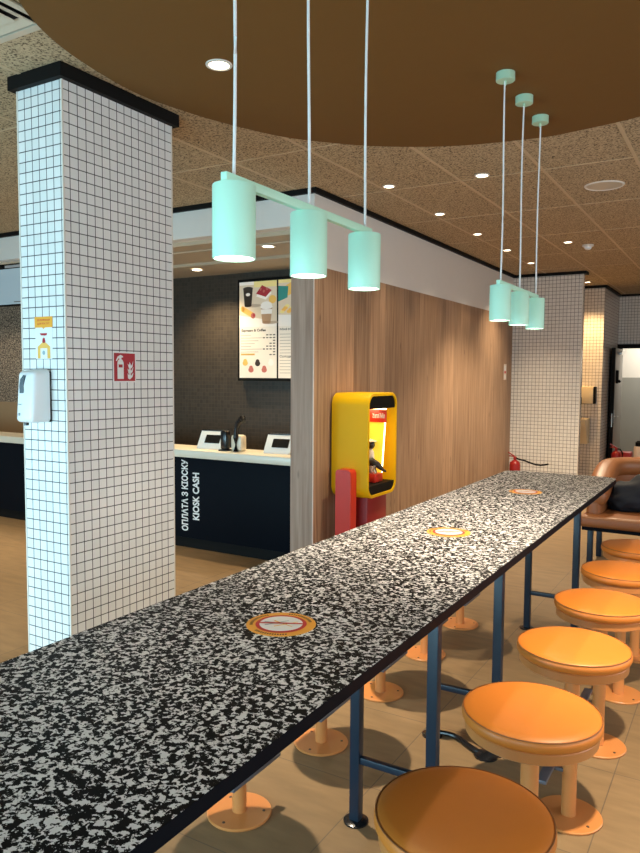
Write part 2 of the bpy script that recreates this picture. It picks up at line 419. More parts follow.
for i, (a, b) in enumerate(RW):
    w = struct(thing('window_%d' % (i+5), 'wide street window on the right hand wall', 'window', (XR+.08, (a+b)/2, .9)))
    hw = (b-a)/2
    B().box(-.03, .03, -hw, hw, 0, .06).box(-.03, .03, -hw, hw, 1.79, 1.85).box(-.03, .03, -hw, -hw+.06, .06, 1.79).box(-.03, .03, hw-.06, hw, .06, 1.79).build('window_frame', M['alu'], w, smooth=0)
    B().box(-.004, .004, -hw+.06, hw-.06, .06, 1.79).build('pane', M['glass'], w, smooth=0)
# tile pier at the end of the timber wall, alcove and door wall
struct(B().box(WX, -2.0, 10.45, 10.57, 0, ZC).build('wall_pier', M['back_tile'], smooth=0))
struct(B().box(-2.006, -1.994, 10.444, 10.456, 0, ZC-.03).build('trim_4', M['ringwhite'], smooth=0))
struct(B().box(WX, -1.955, 10.41, 10.45, ZC-.04, ZC).box(-2.0, -1.955, 10.45, 10.6, ZC-.04, ZC).build('trim_5', M['black'], smooth=0))
struct(B().box(-4.2, -2.0, 12.2, 12.3, 0, ZC).box(-2.1, -2.0, 12.3, YB, 0, ZC).build('wall_alcove', M['back_tile'], smooth=0))
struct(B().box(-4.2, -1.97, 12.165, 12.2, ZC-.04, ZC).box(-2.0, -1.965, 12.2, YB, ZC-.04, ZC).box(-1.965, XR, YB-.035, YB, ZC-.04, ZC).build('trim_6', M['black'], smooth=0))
struct(B().box(WX-.1, WX, 10.45, 12.3, 0, ZC).build('wall_alcove_side', M['back_tile'], smooth=0))
DX0, DX1, DH = -1.93, -.98, 2.11
struct(B().box(-2.1, DX0-.06, YB, YB+.1, 0, ZC).box(DX1+.06, XR, YB, YB+.1, 0, ZC).box(DX0-.06, DX1+.06, YB, YB+.1, DH+.06, ZC).build('wall_back', M['back_tile'], smooth=0))
struct(B().box(-3.2, XR, 15.6, 15.7, 0, 1.6).build('wall_corridor_base', M['room_grey'], smooth=0))
struct(B().box(-3.2, XR, 15.6, 15.7, 1.6, 2.9).build('wall_corridor', M['white_wall'], smooth=0))
struct(B().box(-3.3, -3.2, YB+.1, 15.7, 0, 2.9).build('wall_corridor_side', M['room_grey'], smooth=0))
struct(B().box(-3.3, XR, YB+.1, 15.7, 2.9, 2.95).build('ceiling_corridor', M['white_wall'], smooth=0))
dr = struct(thing('door_1', 'grey door standing open in a black frame at the far end', 'door', (DX0, YB, 0)))
B().box(-.07, 0, -.05, .1, 0, DH+.07, .004).box(0, DX1-DX0, -.05, .1, DH, DH+.07, .004).box(DX1-DX0, DX1-DX0+.07, -.05, .1, 0, DH+.07, .004).build('door_frame', M['black'], dr)
lf = B().box(-.012, .03, -.9, -.06, .01, DH-.02, .004).build('door_leaf', M['door_grey'], dr)
B().box(-.02, .034, -.912, -.9, .01, DH-.02).box(-.03, -.012, -.91, -.06, .01, DH-.02).build('edge_profile', M['black'], lf)
B().box(.002, .018, -.918, -.912, .78, 1.0).cyl((.03, -.84, .95), (.075, -.84, .95), .009).cyl((.075, -.845, .95), (.075, -.70, .945), .008).box(.03, .034, -.865, -.815, .84, 1.06).build('handle', M['metal'], lf)
B().box(.03, .07, -.80, -.70, 1.50, 1.72, .012).cyl((.07, -.75, 1.55), (.10, -.75, 1.52), .02).build('door_lock_box', M['black'], lf)
B().box(.03, .085, -.62, -.36, 1.98, 2.04, .006).box(.06, .075, -.42, -.02, 2.05, 2.065).build('closer', M['metal'], lf)
# glazed front behind the camera
wf = B()
WIN = [(-8.6, -5.9), (-5.5, -2.8), (-2.4, .3), (.7, 3.0)]
ed = [XL]+[v for w in WIN for v in w]+[XR]
for i in range(0, len(ed), 2): wf.box(ed[i], ed[i+1], Y0-.15, Y0, 0, ZC)
for a, b in WIN: wf.box(a, b, Y0-.15, Y0, 0, .25).box(a, b, Y0-.15, Y0, 2.6, ZC)
struct(wf.build('wall_front', M['beige'], smooth=0))
for i, (a, b) in enumerate(WIN):
    w = struct(thing('window_%d' % (i+1), 'tall street window behind the viewer', 'window', ((a+b)/2, Y0-.08, .25)))
    hw = (b-a)/2
    B().box(-hw, hw, -.03, .03, 0, .06).box(-hw, hw, -.03, .03, 2.29, 2.35).box(-hw, -hw+.06, -.03, .03, .06, 2.29).box(hw-.06, hw, -.03, .03, .06, 2.29).box(-.025, .025, -.03, .03, .06, 2.29).build('window_frame', M['alu'], w, smooth=0)
    B().box(-hw+.06, -.025, -.004, .004, .06, 2.29).box(.025, hw-.06, -.004, .004, .06, 2.29).build('pane', M['glass'], w, smooth=0)

# white mosaic column with its black cap
PX0, PX1, PY0, PY1 = -3.16, -2.84, 2.395, 3.147
struct(B().box(PX0, PX1, PY0, PY1, 0, ZC).build('wall_column', M['white_tile'], smooth=0))
tr = B()
for x, y in ((PX1, PY0), (PX0, PY0), (PX1, PY1)): tr.box(x-.005, x+.003, y-.003, y+.005, 0, 3.0)
struct(tr.build('trim_7', M['ringwhite'], smooth=0))
struct(B().box(PX0-.032, PX1+.032, PY0-.032, PY1+.032, 2.985, ZC).build('trim_8', M['black'], smooth=0))

# round brown raft under the ceiling
raft = []
half = [(-1.06, 1.02), (-1.45, 1.12), (-1.85, 1.33), (-2.18, 1.58), (-2.43, 1.86), (-2.58, 2.14), (-2.66, 2.45), (-2.69, 2.75), (-2.65, 3.02), (-2.58, 3.27), (-2.43, 3.62), (-2.24, 3.86), (-2.04, 4.05), (-1.79, 4.21), (-1.53, 4.32), (-1.23, 4.38)]
ctrl = half+[(-2.12-x, y) for x, y in reversed(half[1:])]
ctrl.insert(len(half), (-1.06, 4.40))
for i in range(len(ctrl)):
    p0, p1, p2, p3 = [Vector(ctrl[(i+k) % len(ctrl)]) for k in (-1, 0, 1, 2)]
    for q in range(5):
        u = q/5; v_ = .5*((2*p1)+(p2-p0)*u+(2*p0-5*p1+4*p2-p3)*u*u+(3*p1-p0-3*p2+p3)*u**3); raft.append((v_.x*1.0214, v_.y*1.0214))
o = B().prism([(x-(-1.06), y-2.9) for x, y in raft], 0, .0195).build('ceiling_raft', M['disc'], loc=(-1.06, 2.9, 3.03))
tag(o, 'large round brown ceiling panel hung over the bar table', 'ceiling panel')

# ------------------------------------------------------------------ bar table
TX0, TX1, TY0, TY1, TZ = -1.40, -.69, -.35, 4.92, .96
TC = (TX0+TX1)/2
t = thing('bar_table', 'long black and white flecked bar table on navy steel legs', 'table', (TC, 2.3, 0))
def tl(x, y): return (x-TC, y-2.3)
def rpoly(x0, x1, y0, y1, r, n=7):
    p = [tl(x0, y0), tl(x1, y0)]
    for i in range(n+1):
        a = i*PI/2/n; p.append(tl(x1-r+r*math.cos(a), y1-r+r*math.sin(a)))
    for i in range(n+1):
        a = PI/2+i*PI/2/n; p.append(tl(x0+r+r*math.cos(a), y1-r+r*math.sin(a)))
    return p
B().prism(rpoly(TX0, TX1, TY0, TY1, .09), .9592, TZ).build('tabletop', M['terrazzo'], t)
B().prism(rpoly(TX0-.001, TX1+.001, TY0-.001, TY1+.001, .09), .931, .9592).build('edge_band', M['navy'], t)
for fy in (.3, 2.22, 2.95, 4.56):
    for lx in (-1.15, -.862):
        x, y = tl(lx, fy)
        lg = B().box(x-.019, x+.019, y-.019, y+.019, .006, .931, .004).build('leg', M['steel_navy'], t)
        B().lathe([(0, 0), (.045, 0), (.045, .006), (.03, .012), (0, .012)], (x, y, 0), 24).build('foot_plate', M['blackgloss'], lg)
    x0, y = tl(-1.131, fy); x1, _ = tl(-.881, fy)
    B().box(x0, x1, y-.012, y+.012, .222, .247, .003).build('crossbar', M['steel_navy'], t)
    B().box(x0-.03, x1+.03, y-.02, y+.02, .90, .931).build('top_rail', M['steel_navy'], t)
for k, (sx_, sy_) in enumerate(((-1.01, 1.52), (-1.035, 2.80), (-1.044, 4.03))):
    x, y = tl(sx_, sy_)
    d = Decal((x, y, TZ), (math.cos(.12), math.sin(.12), 0), (-math.sin(.12), math.cos(.12), 0))
    d.plate(circ(0, 0, .09, 48), M['sticker_o'], .0006)
    for i in range(48):
        pass
    for ring_r, mm, la in ((.066, 'sticker_r', 2), (.056, 'sticker_w', 3)): d.poly(circ(0, 0, ring_r, 48), M[mm], la)
    # pictogram: two people apart, crossed by a red bar
    for ang, off in ((.9, -.012), (.9, .014), (-.35, .006), (.15, -.012)):
        cx_, sx2 = math.cos(ang), math.sin(ang); L_ = .034
        d.poly([(off-L_*cx_+.0025*sx2, -L_*sx2-.0025*cx_), (off+L_*cx_+.0012*sx2, L_*sx2-.0012*cx_), (off+L_*cx_-.0012*sx2, L_*sx2+.0012*cx_), (off-L_*cx_-.0025*sx2, -L_*sx2+.0025*cx_)], M['sticker_y' if off > 0 else 'sticker_g'], 4)
    a = .35; ca, sa = math.cos(a), math.sin(a)
    d.poly([(-.056*ca+.004*sa, -.056*sa-.004*ca), (.056*ca+.004*sa, .056*sa-.004*ca), (.056*ca-.004*sa, .056*sa+.004*ca), (-.056*ca-.004*sa, -.056*sa+.004*ca)], M['sticker_r'], 5)
    for a0 in (.6, 2.5, 4.2):
        for q in range(14):
            a = a0+q*.085; r0, r1 = .073, .081
            d.poly([(r0*math.cos(a), r0*math.sin(a)), (r0*math.cos(a+.05), r0*math.sin(a+.05)), (r1*math.cos(a+.05), r1*math.sin(a+.05)), (r1*math.cos(a), r1*math.sin(a))], M['sticker_d'], 2)
    d.build('round_sticker', t)
# black cable on the floor between two feet
c = B().tube([(-.27+.245*i/10, -.02+.02*math.sin(i/10*PI*1.7)-.06*(i/10)**1.5, .012) for i in range(11)], .011).build('floor_cable', M['blackgloss'], loc=(-.862, 2.985, 0))
tag(c, 'short black cable on the floor between two table feet', 'cable')
B().lathe([(0, 0), (.05, 0), (.05, .008), (.03, .02), (0, .022)], (-.025, -.085, 0), 24).build('end_plate', M['blackgloss'], c)

# ------------------------------------------------------------------ stools
st = thing('bar_stool', '', 'stool', (0, 0, 0), 0, 'stools along the bar table')
B().lathe([(0, .604), (.186, .604), (.193, .608), (.197, .617), (.197, .629), (.194, .636), (.192, .6385), (.187, .642), (.165, .647), (.1, .650), (0, .651)], seg=64).build('cushion', M['orange_leather'], st, 60)
B().lathe([(.192, .6375), (.195, .638), (.195, .640), (.192, .6405)], seg=64).build('piping', M['brown_leather'], st.children[0], 60)
B().lathe([(0, .570), (.180, .570), (.187, .575), (.187, .600), (.184, .604), (0, .604)], seg=56).build('seat_ring', M['orange_steel'], st)
B().lathe([(.026, .008), (.026, .572)], seg=28).build('post', M['orange_steel'], st)
bp_ = B().lathe([(0, 0), (.116, 0), (.118, .003), (.118, .007), (.115, .010), (0, .010)], seg=48).build('base_plate', M['orange_steel'], st)
for a in (.5, .5+PI*2/3, .5+PI*4/3):
    B().lathe([(0, .0132), (.005, .012), (.006, .0095), (0, .0095)], (.09*math.cos(a), .09*math.sin(a), 0), 12).build('screw', M['sticker_d'], bp_)
B().box(.050, .086, -.145, .145, .172, .186, .003).box(.02, .055, -.02, .02, .170, .182).build('footrest', M['grey_steel'], st)
ordn = ['nearest', 'second nearest', 'third', 'fourth', 'fifth', 'farthest']
YS = [1.48, 2.06, 2.65, 3.24, 3.83, 4.42]
labR = ['nearest orange round stool, cut by the bottom edge of the photo',
        'second orange stool from the viewer on the right of the table',
        'third orange stool from the viewer on the right of the table',
        'fourth orange stool from the viewer on the right of the table',
        'fifth orange stool from the viewer on the right of the table',
        'farthest orange stool on the right of the table, nearest the brown bench']
labL = ['nearest stool on the far side of the table, orange base plate showing under the edge',
        'second nearest stool beyond the table, base seen left of the first navy leg',
        'third stool beyond the table, base seen just right of the first navy leg',
        'fourth stool beyond the table, base half hidden by the second navy leg',
        'farthest stool beyond the table, base seen before the third navy leg']
for i, y in enumerate(YS):
    if i == 0:
        st.location = (-.5, y, 0); st.rotation_euler = (0, 0, PI); st['label'] = labR[0]
    else: dup(st, (-.5, y, 0), PI, labR[i])
for i, y in enumerate(YS[1:]): dup(st, (-1.54, y-.015, 0), 0, labL[i])

# ------------------------------------------------------------------ pendants
LX = -1.045
def pendant(y0, label):
    p = thing('pendant_lamp', label, 'lamp', (LX, y0, 0), 0, 'mint pendant lamps')
    B().box(-.009, .009, -.038, .70, 2.039, 2.061, .001).build('bar', M['mint'], p)
    for k, (yy, zz) in enumerate(((0, 0), (.332, 0), (.664, 0))):
        sh = B().lathe([(.0475, 1.872), (.0475, 2.034), (0, 2.034)], (0, yy, 0), 48).lathe([(.0475, 1.872), (.0478, 1.870), (.05, 1.870), (.0505, 1.872), (.0505, 2.036), (.049, 2.0385), (0, 2.039)], (0, yy, 0), 48).build('lamp_shade', M['mint'], p)
        B().lathe([(0, 1.875), (.047, 1.875), (.047, 1.880), (0, 1.880)], (0, yy, 0), 36).build('diffuser', M['lamp'], sh)
        B().tube([(.002*math.sin(q*.22+k), yy+.003*math.sin(q*.2+k*2)-.003*math.sin(k*2), 2.060+(2.995-2.060)*q/24) for q in range(25)], .004, 8).build('cord', M['cord'], p)
        B().lathe([(0, 2.992), (.042, 2.992), (.044, 2.994), (.044, 3.0298), (0, 3.0298)], (0, yy, 0), 36).lathe([(.004, 2.972), (.007, 2.993)], (0, yy, 0), 12).build('canopy', M['mint_dark'], p)
        spot('pendant_bulb', p, (0, yy, 1.868), 4, 62, .5, (1, .88, .68), .03)
    return p
pendant(1.37, 'mint green triple pendant lamp hanging nearest over the table, large in the photo')
pendant(3.47, 'smaller looking mint triple pendant lamp farther along the table')

# ------------------------------------------------------------------ recessed lights and ceiling fittings
def downlight(x, y, z, r, label, power, half, blend=.3, col=(1, .82, .57), aim=None):
    d = thing('ceiling_downlight', label, 'ceiling light', (x, y, z), 0, 'recessed ceiling downlights')
    B().lathe([(r*.74, -.001), (r*.78, -.005), (r*.98, -.004), (r, -.001), (r, .001), (r*.74, .001)], seg=36).build('ring', M['ringwhite'], d)
    B().lathe([(0, -.002), (r*.75, -.002), (r*.75, .001), (0, .001)], seg=32).build('lens', M['spotlens'], d)
    rot = (Vector(aim)-Vector((x, y, z))).to_track_quat('-Z', 'Y').to_euler() if aim else (0, 0, 0)   # gimbal
    spot('downlight_bulb', d, (0, 0, -.012), power, half, blend, col, rot=rot)
    return d
downlight(-2.165, 2.727, 3.029, .062, 'large round downlight in the brown panel beside the nearest pendant cord', 480, 36, 1, (1, .84, .62), (-1.62, 2.95, .3))
downlight(.14, 2.42, 3.029, .062, 'round downlight in the brown panel over the right hand stools, beyond the frame', 560, 33, .9, (1, .84, .62), (-.24, 3.0, .3))
row = [(-2.43, 5.13, 'downlight nearest the viewer in the row along the white bulkhead'), (-2.437, 6.21, 'second downlight in the row along the white bulkhead'),
       (-2.437, 7.26, 'third downlight in the row along the white bulkhead'), (-2.442, 8.33, 'fourth downlight in the row along the white bulkhead'),
       (-2.447, 9.41, 'last downlight in the row along the white bulkhead, before the tiled pier')]
for x, y, lb in row: downlight(x, y, ZC-.001, .05, lb, 55 if y < 9 else 230, 48, 1)
downlight(-1.715, 5.18, ZC-.001, .055, 'bright downlight just left of the far pendant cords', 130, 50, .6)
downlight(-1.73, 8.15, ZC-.001, .05, 'downlight beside the white smoke detector', 400, 55, .6)
downlight(-2.17, 11.68, ZC-.001, .05, 'downlight in front of the tiled alcove', 190, 55, .6, (1, .60, .26))
for x, y in ((1.3, 5.2), (1.3, 8.2), (-.2, 8.2), (-.2, 11.0), (1.5, 11.2)):
    downlight(x, y, ZC-.001, .05, 'ceiling downlight over the seating on the right, beyond the frame', 40, 50, .6)
for x, y in ((-5.2, 3.4), (-7.4, 3.4), (-4.4, 1.0), (-6.6, .8)):
    downlight(x, y, ZC-.001, .05, 'ceiling downlight over the waiting floor, beyond the frame', 300, 42, .6)
for x, y, lb in ((-5.26, 6.23, 'downlight in the servery soffit, next to the tiled column'), (-3.82, 5.52, 'downlight in the servery soffit right of the nearest mint lamp')):
    downlight(x, y, 2.748 if y > 6 else 2.774, .07, lb, 170, 62, .7, (1, .76, .45))
for x in (-7.4, -9.0):
    downlight(x, 5.9, 2.774, .07, 'downlight in the servery soffit, hidden behind the column', 50, 60, .6)
sp = thing('ceiling_speaker', 'flat round white speaker grille in the ceiling', 'speaker', (-.998, 5.9, ZC))
B().lathe([(.125, -.002), (.13, -.008), (.14, -.007), (.145, 0), (.125, 0)], seg=44).build('rim', M['ringwhite'], sp)
B().lathe([(0, -.005), (.128, -.004), (.128, 0), (0, 0)], seg=44).build('grille', M['louver'], sp)
sd = thing('smoke_detector', 'small white smoke detector on the ceiling', 'smoke detector', (-1.576, 8.435, ZC))
B().lathe([(0, -.02), (.055, -.02), (.06, -.014), (.06, 0), (0, 0)], seg=28).build('mount', M['ringwhite'], sd)
B().lathe([(0, -.052), (.025, -.05), (.038, -.038), (.040, -.02), (0, -.02)], seg=28).build('sensor_head', M['plastic'], sd)
# square louvred air diffuser
vx, vy, hs = -2.82, 1.8, .3
va = thing('air_vent', 'square louvred air vent in the ceiling at the top left corner', 'vent', (vx, vy, ZC))
B().box(-hs+.02, hs-.02, -hs+.02, hs-.02, -.004, 0).build('vent_back', M['black'], va, smooth=0)
for k in range(5):
    a = hs-.055*k; b_ = a-.045 if k else a-.035
    t_ = bmesh.new(); fr = B()
    z1, z0 = -.018, -.004
    q = [[t_.verts.new((sx*a_, sy_*a_, zz)) for sx, sy_ in ((-1, -1), (1, -1), (1, 1), (-1, 1))] for a_, zz in ((a, z1 if k else -.012), (b_, z0 if k else -.012), (b_, z0+.002 if k else -.004), (a, z1+.003 if k else -.004))]
    for r_ in range(4):
        A_, C_ = q[r_], q[(r_+1) % 4]
        for i in range(4): t_.faces.new((A_[i], A_[(i+1) % 4], C_[(i+1) % 4], C_[i]))
    bmesh.ops.recalc_face_normals(t_, faces=t_.faces[:])
    fr._merge(t_)
    fr.build('vent_frame' if k == 0 else 'louvre', M['louver'], va, smooth=0)

# ------------------------------------------------------------------ servery counter
YC = 5.05
ct = thing('service_counter', 'dark navy service counter with white upright lettering', 'counter', (-5.6, YC, 0))
B().box(-4.3, 2.43, 0, .32, .10, .845, .002).build('front_panel', M['navy'], ct)
B().box(-4.3, 2.43, .03, .30, 0, .10).build('kick_plinth', M['black'], ct)
for txt, xx, ln in (('ОПЛАТА З КІОСКУ', -4.423, .66), ('KIOSK CASH', -4.290, .435)):
    d = Decal((xx+5.6, 0, .492), (0, 0, 1), (-1, 0, 0)); d.text(txt, 0, 0, M['sticker_w'], width=ln, height=.078, layer=2, bold=.035)
    d.build('lettering', ct)
wt = B().box(-4.3, 2.43, -.02, .36, .845, .915, .006, mi=0).build('counter_worktop', M['counter_top'], loc=(-5.6, YC, 0))
tag(wt, 'white worktop running along the navy service counter', 'worktop')
def till(x, y, lb):
    k = thing('order_terminal', lb, 'terminal', (x, y, .915), .12, 'white terminals on the counter')
    B().prism([(-.01, 0), (.17, 0), (.15, .15), (.09, .165)], -.13, .13, 'yzx', .006).build('housing', M['plastic'], k)
    n = Vector((0, -.165, .1)).normalized(); v = Vector((0, .1, .165)).normalized()
    d = Decal(Vector((0, -.01, 0))+v*.105+n*.001, (1, 0, 0), v)
    d.plate(rrect(.16, .085, .006, cx=.02), M['blackgloss'], .002); d.build('screen', k)
    B().box(-.125, .125, .086, .16, .16, .174, .003).build('top_edge', M['blackgloss'], k)
till(-4.265, 5.20, 'white angled order terminal on the counter, left one')
till(-3.51, 5.20, 'white angled order terminal on the counter next to the timber wall')
sc_ = thing('card_reader', 'black card reader with a raised arm between the two white terminals', 'card reader', (-4.0, 5.17, .915))
B().box(-.075, .0, -.04, .04, 0, .012, .003).box(-.065, -.01, -.03, .03, .012, .15, .012).build('reader_body', M['blackgloss'], sc_); sc_.scale = (1.2, 1.2, 1.22)
B().box(.0, .10, .01, .09, 0, .12, .02).build('stand_block', M['counter_top'], sc_)
B().tube([(.06, 0, 0), (.06, 0, .10), (.065, 0, .17), (.085, 0, .215), (.12, 0, .245)], [.02, .02, .019, .021, .024], 12).cyl((.12, 0, .245), (.15, -.02, .225), .026, .014).build('scanner_arm', M['blackgloss'], sc_)

# menu board behind the servery
mb = thing('menu_board', 'lit menu board with drinks and desserts on the dark tiled wall', 'menu board', (-4.45, YW, 2.1))
B().box(-.535, .78, -.10, -.0005, -.565, .565, .004).build('casing', M['black'], mb, smooth=0)
W_ = scr('cream', (.86, .78, .66), .95); PH = scr('photo', (.80, .66, .48), .8)
K_ = scr('ink', (.06, .045, .035), .3); GR = scr('greytext', (.5, .45, .38), .5); CO = scr('coffee', (.05, .03, .02), .3); LA = scr('latte', (.48, .29, .16), .8)
BY = scr('berry', (.42, .03, .04), .8); GO = scr('gold', (.85, .52, .12), .9); TE = scr('teal', (.04, .28, .24), .8); PA = scr('pale', (.92, .85, .76), .95); YL = scr('lemon', (.88, .74, .30), .9); RO = scr('rose', (.55, .16, .12), .8); SH = scr('shade', (.55, .42, .30), .8)
d = Decal((-.508, -.101, -.532), (1, 0, 0), (0, 0, 1))   # screen 1
w, h = .505, 1.065
d.plate([(0, 0), (w, 0), (w, h), (0, h)], W_, .001)
d.rect(0, w, .565, h, PH, 3); d.rect(.2, w, 1.0, h, YL, 4); d.rect(.0, .2, 1.03, h, PA, 4)
d.poly([(0, .565), (w, .565), (w, .62), (0, .70)], PA, 4)
def cup(d, cx, y0, wt_, wb, hh, body, lid, band=None):
    d.poly([(cx-wb/2, y0), (cx+wb/2, y0), (cx+wt_/2, y0+hh), (cx-wt_/2, y0+hh)], body, 6)
    d.poly(circ(cx, y0+hh, wt_/2*1.05, 24, wt_*.16), lid, 7)
    d.poly(circ(cx, y0, wb/2, 20, wb*.14), body, 6)
    if band: d.poly([(cx-wt_*.46, y0+hh*.55), (cx+wt_*.46, y0+hh*.55), (cx+wt_*.48, y0+hh*.85), (cx-wt_*.48, y0+hh*.85)], band, 7)
d.poly(circ(.2, .80, .10, 24, .018), SH, 5)
cup(d, .12, .80, .13, .095, .19, CO, K_); d.poly(circ(.12, .925, .03, 16, .018), PA, 8); 
d.poly([(.23, .90), (.36, .86), (.44, .93), (.30, .99)], PA, 6); d.poly([(.23, .93), (.36, .89), (.44, .96), (.31, 1.02)], BY, 7)
for q in range(7): d.poly(circ(.27+.022*q, .94+.012*((q*3) % 4), .016, 12), RO if q % 2 else BY, 8)
d.poly(circ(.45, .86, .05, 20, .045), GO, 7)
d.poly([(.03, .74), (.17, .67), (.20, .72), (.05, .80)], GO, 6); d.poly(circ(.045, .77, .03, 16), GO, 6); d.poly(circ(.19, .69, .032, 16), RO, 7); d.poly(circ(.2, .695, .018, 12), BY, 8)
d.poly(circ(.42, .61, .10, 24, .018), SH, 5)
cup(d, .37, .61, .155, .11, .17, LA, PA, PA); d.poly(circ(.37, .80, .075, 24, .04), PA, 8)
d.text('Espresso & Coffee', .195, .525, K_, width=.33, height=.038, layer=3, bold=.035)
for i in range(8):
    yy = .475-.031*i
    d.rect(.02, .16+.05*((i*7) % 4), yy-.003, yy+.003, GR, 3)
    for q in range(1+(i*5+2) % 4): d.rect(.455-.045*q, .485-.045*q, yy-.006, yy+.006, K_, 3)
d.rect(.02, .21, .253, .272, GO, 3)
for cx, cyy, c_ in ((.08, .175, GO), (.25, .17, CO), (.43, .175, PA), (.16, .10, RO), (.34, .10, RO)):
    d.poly(circ(cx, cyy-.01, .036, 18, .03), c_, 4); d.poly(circ(cx, cyy+.014, .026, 18, .024), c_, 5)
d.build('drinks_screen', mb)
d = Decal((.018, -.101, -.532), (1, 0, 0), (0, 0, 1))
w = .66
d.plate([(0, 0), (w, 0), (w, h), (0, h)], W_, .001)
d.rect(0, w, .565, h, PH, 3); d.rect(0, .25, 1.03, h, YL, 4)
d.poly([(0, .83), (.12, .87), (.13, .99), (0, 1.0)], TE, 6); d.poly([(.09, .88), (.25, .93), (.2, 1.05), (.1, 1.0)], GO, 5)
for q in range(9): d.poly(circ(.05+.022*q, .72+.02*((q*5) % 4), .03, 14, .018), GO if q % 3 else YL, 6)
d.poly([(0, .565), (w, .565), (w, .66), (0, .69)], PA, 4)
d.text('Маффіни', .12, .53, K_, width=.20, height=.032, layer=3); d.text('Солодке', .11, .235, K_, width=.18, height=.032, layer=3)
for i in range(7): d.rect(.02, .16, .475-.034*i, .481-.034*i, GR, 3)
for i in range(5): d.rect(.02, .16, .19-.034*i, .196-.034*i, GR, 3)
d.build('desserts_screen', mb)

# hanging screen at far left
hs_ = thing('hanging_screen', 'grey lit screen hanging below the bulkhead left of the column', 'screen', (-6.95, 5.02, 2.32))
B().box(-.42, .42, .0, .05, 0, .445, .003).build('casing', M['black'], hs_)
d = Decal((-.40, -.001, .015), (1, 0, 0), (0, 0, 1)); d.plate([(0, 0), (.80, 0), (.80, .375), (0, .375)], M['scr_blue'], .001)
d.rect(.46, .78, .385, .412, scr('dim', (.45, .45, .45), .3), 1); d.rect(.60, .76, .02, .028, K_, 2); d.build('display', hs_)
B().cyl((-.3, .03, .445), (-.3, .03, .47), .012).cyl((.3, .03, .445), (.3, .03, .47), .012).build('hanger', M['black'], hs_)

# ------------------------------------------------------------------ toy display against the timber wall
kx0, kx1, ky0, ky1, kz0, kz1 = -2.935, -2.60, 5.16, 5.715, .60, 1.46
kd = thing('toy_display', 'yellow rounded toy display box on a red stand against the timber wall', 'display', (WX, (ky0+ky1)/2, 0))
def kl(x): return x-WX
kyc = (ky0+ky1)/2; kw = ky1-ky0; kh = kz1-kz0; kzc = (kz0+kz1)/2
outer = rrect(kw, kh, .10, 8, 0, kzc); inner = rrect(kw-.05, kh-.05, .078, 8, 0, kzc)
t_ = bmesh.new(); n = len(outer)
def ringv(pts, x): return [t_.verts.new((x, p[0], p[1])) for p in pts]
o_b = ringv(outer, kl(kx0)); o_f = ringv(outer, kl(kx1)-.008); o_f2 = ringv([(p[0]*.985, kzc+(p[1]-kzc)*.99) for p in outer], kl(kx1)); i_f = ringv(inner, kl(kx1)); i_b = ringv(inner, kl(kx0)+.04)
for A_, C_ in ((o_b, o_f), (o_f, o_f2), (o_f2, i_f), (i_f, i_b)):
    for i in range(n): t_.faces.new((A_[i], A_[(i+1) % n], C_[(i+1) % n], C_[i]))
t_.faces.new(i_b); t_.faces.new(o_b)
bmesh.ops.recalc_face_normals(t_, faces=t_.faces[:])
b_ = B(); b_._merge(t_); b_.build('box_shell', M['yellow'], kd, 40)
hi = kh/2-.026; hw = kw/2-.027
def clipr(z0, z1):   # rounded slice of the inner opening
    return [p for p in [(min(max(p[0], -hw), hw), min(max(p[1], z0), z1)) for p in inner]]
def slice_poly(z0, z1, shrink=.001):
    pts = []
    for p in rrect(kw-.052, kh-.052, .077, 8, 0, kzc):
        if z0 <= p[1] <= z1: pts.append(p)
    if z1 > kzc: # top slice
        pts = sorted(pts, key=lambda p: -p[0]); pts = [(hw, z0)]+pts+[(-hw, z0)]
    else:
        pts = sorted(pts, key=lambda p: p[0]); pts = [(-hw, z1)]+pts+[(hw, z1)]
    return pts
B().prism(slice_poly(1.33, 2), kl(kx0)+.05, kl(kx1)-.012, 'yzx').build('top_liner', M['black'], kd)
B().prism(slice_poly(0, .70), kl(kx0)+.05, kl(kx1)-.012, 'yzx').build('bottom_tray', M['black'], kd)
bx = kl(kx0)+.06
B().box(bx-.01, bx, -.22, .22, .70, 1.33).build('back_panel', M['yellow'], kd, smooth=0)
py_ = 5.575-kyc      # lit insert panel standing across the box
B().prism([(bx, .705), (kl(-2.672), .705), (kl(-2.642), 1.315), (bx, 1.315)], py_, py_+.012, 'xzy').build('lit_insert_panel', M['yellow_glow'], kd, smooth=0)
B().prism([(kl(-2.676), .77), (kl(-2.667), .77), (kl(-2.640), 1.215), (kl(-2.650), 1.215)], py_-.006, py_-.001, 'xzy').box(bx, kl(-2.636), py_-.006, py_-.001, 1.314, 1.324).build('light_strip', M['inner_glow'], kd, smooth=0)
sg = B().box(bx, kl(-2.632), py_-.016, py_-.002, 1.205, 1.312, .002).build('sign', M['red'], kd)
d = Decal((kl(-2.703), py_-.0165, 1.262), (1, 0, 0), (0, 0, 1)); d.text('Хеппі Міл', 0, 0, M['sticker_w'], width=.115, height=.045, layer=1, bold=.02); d.build('lettering', sg)
B().box(bx, kl(-2.66), py_-.15, py_-.002, .702, .775, .008).build('red_plinth', M['red'], kd)
l = D.lights.new('display_lamp', 'AREA'); l.shape = 'RECTANGLE'; l.size = .14; l.size_y = .34; l.energy = 1.1; l.color = (1, .85, .5)
lo = D.objects.new('display_lamp', l); COL.objects.link(lo); lo.location = (kl(kx0)+.15, 0, 1.326); lo.parent = kd
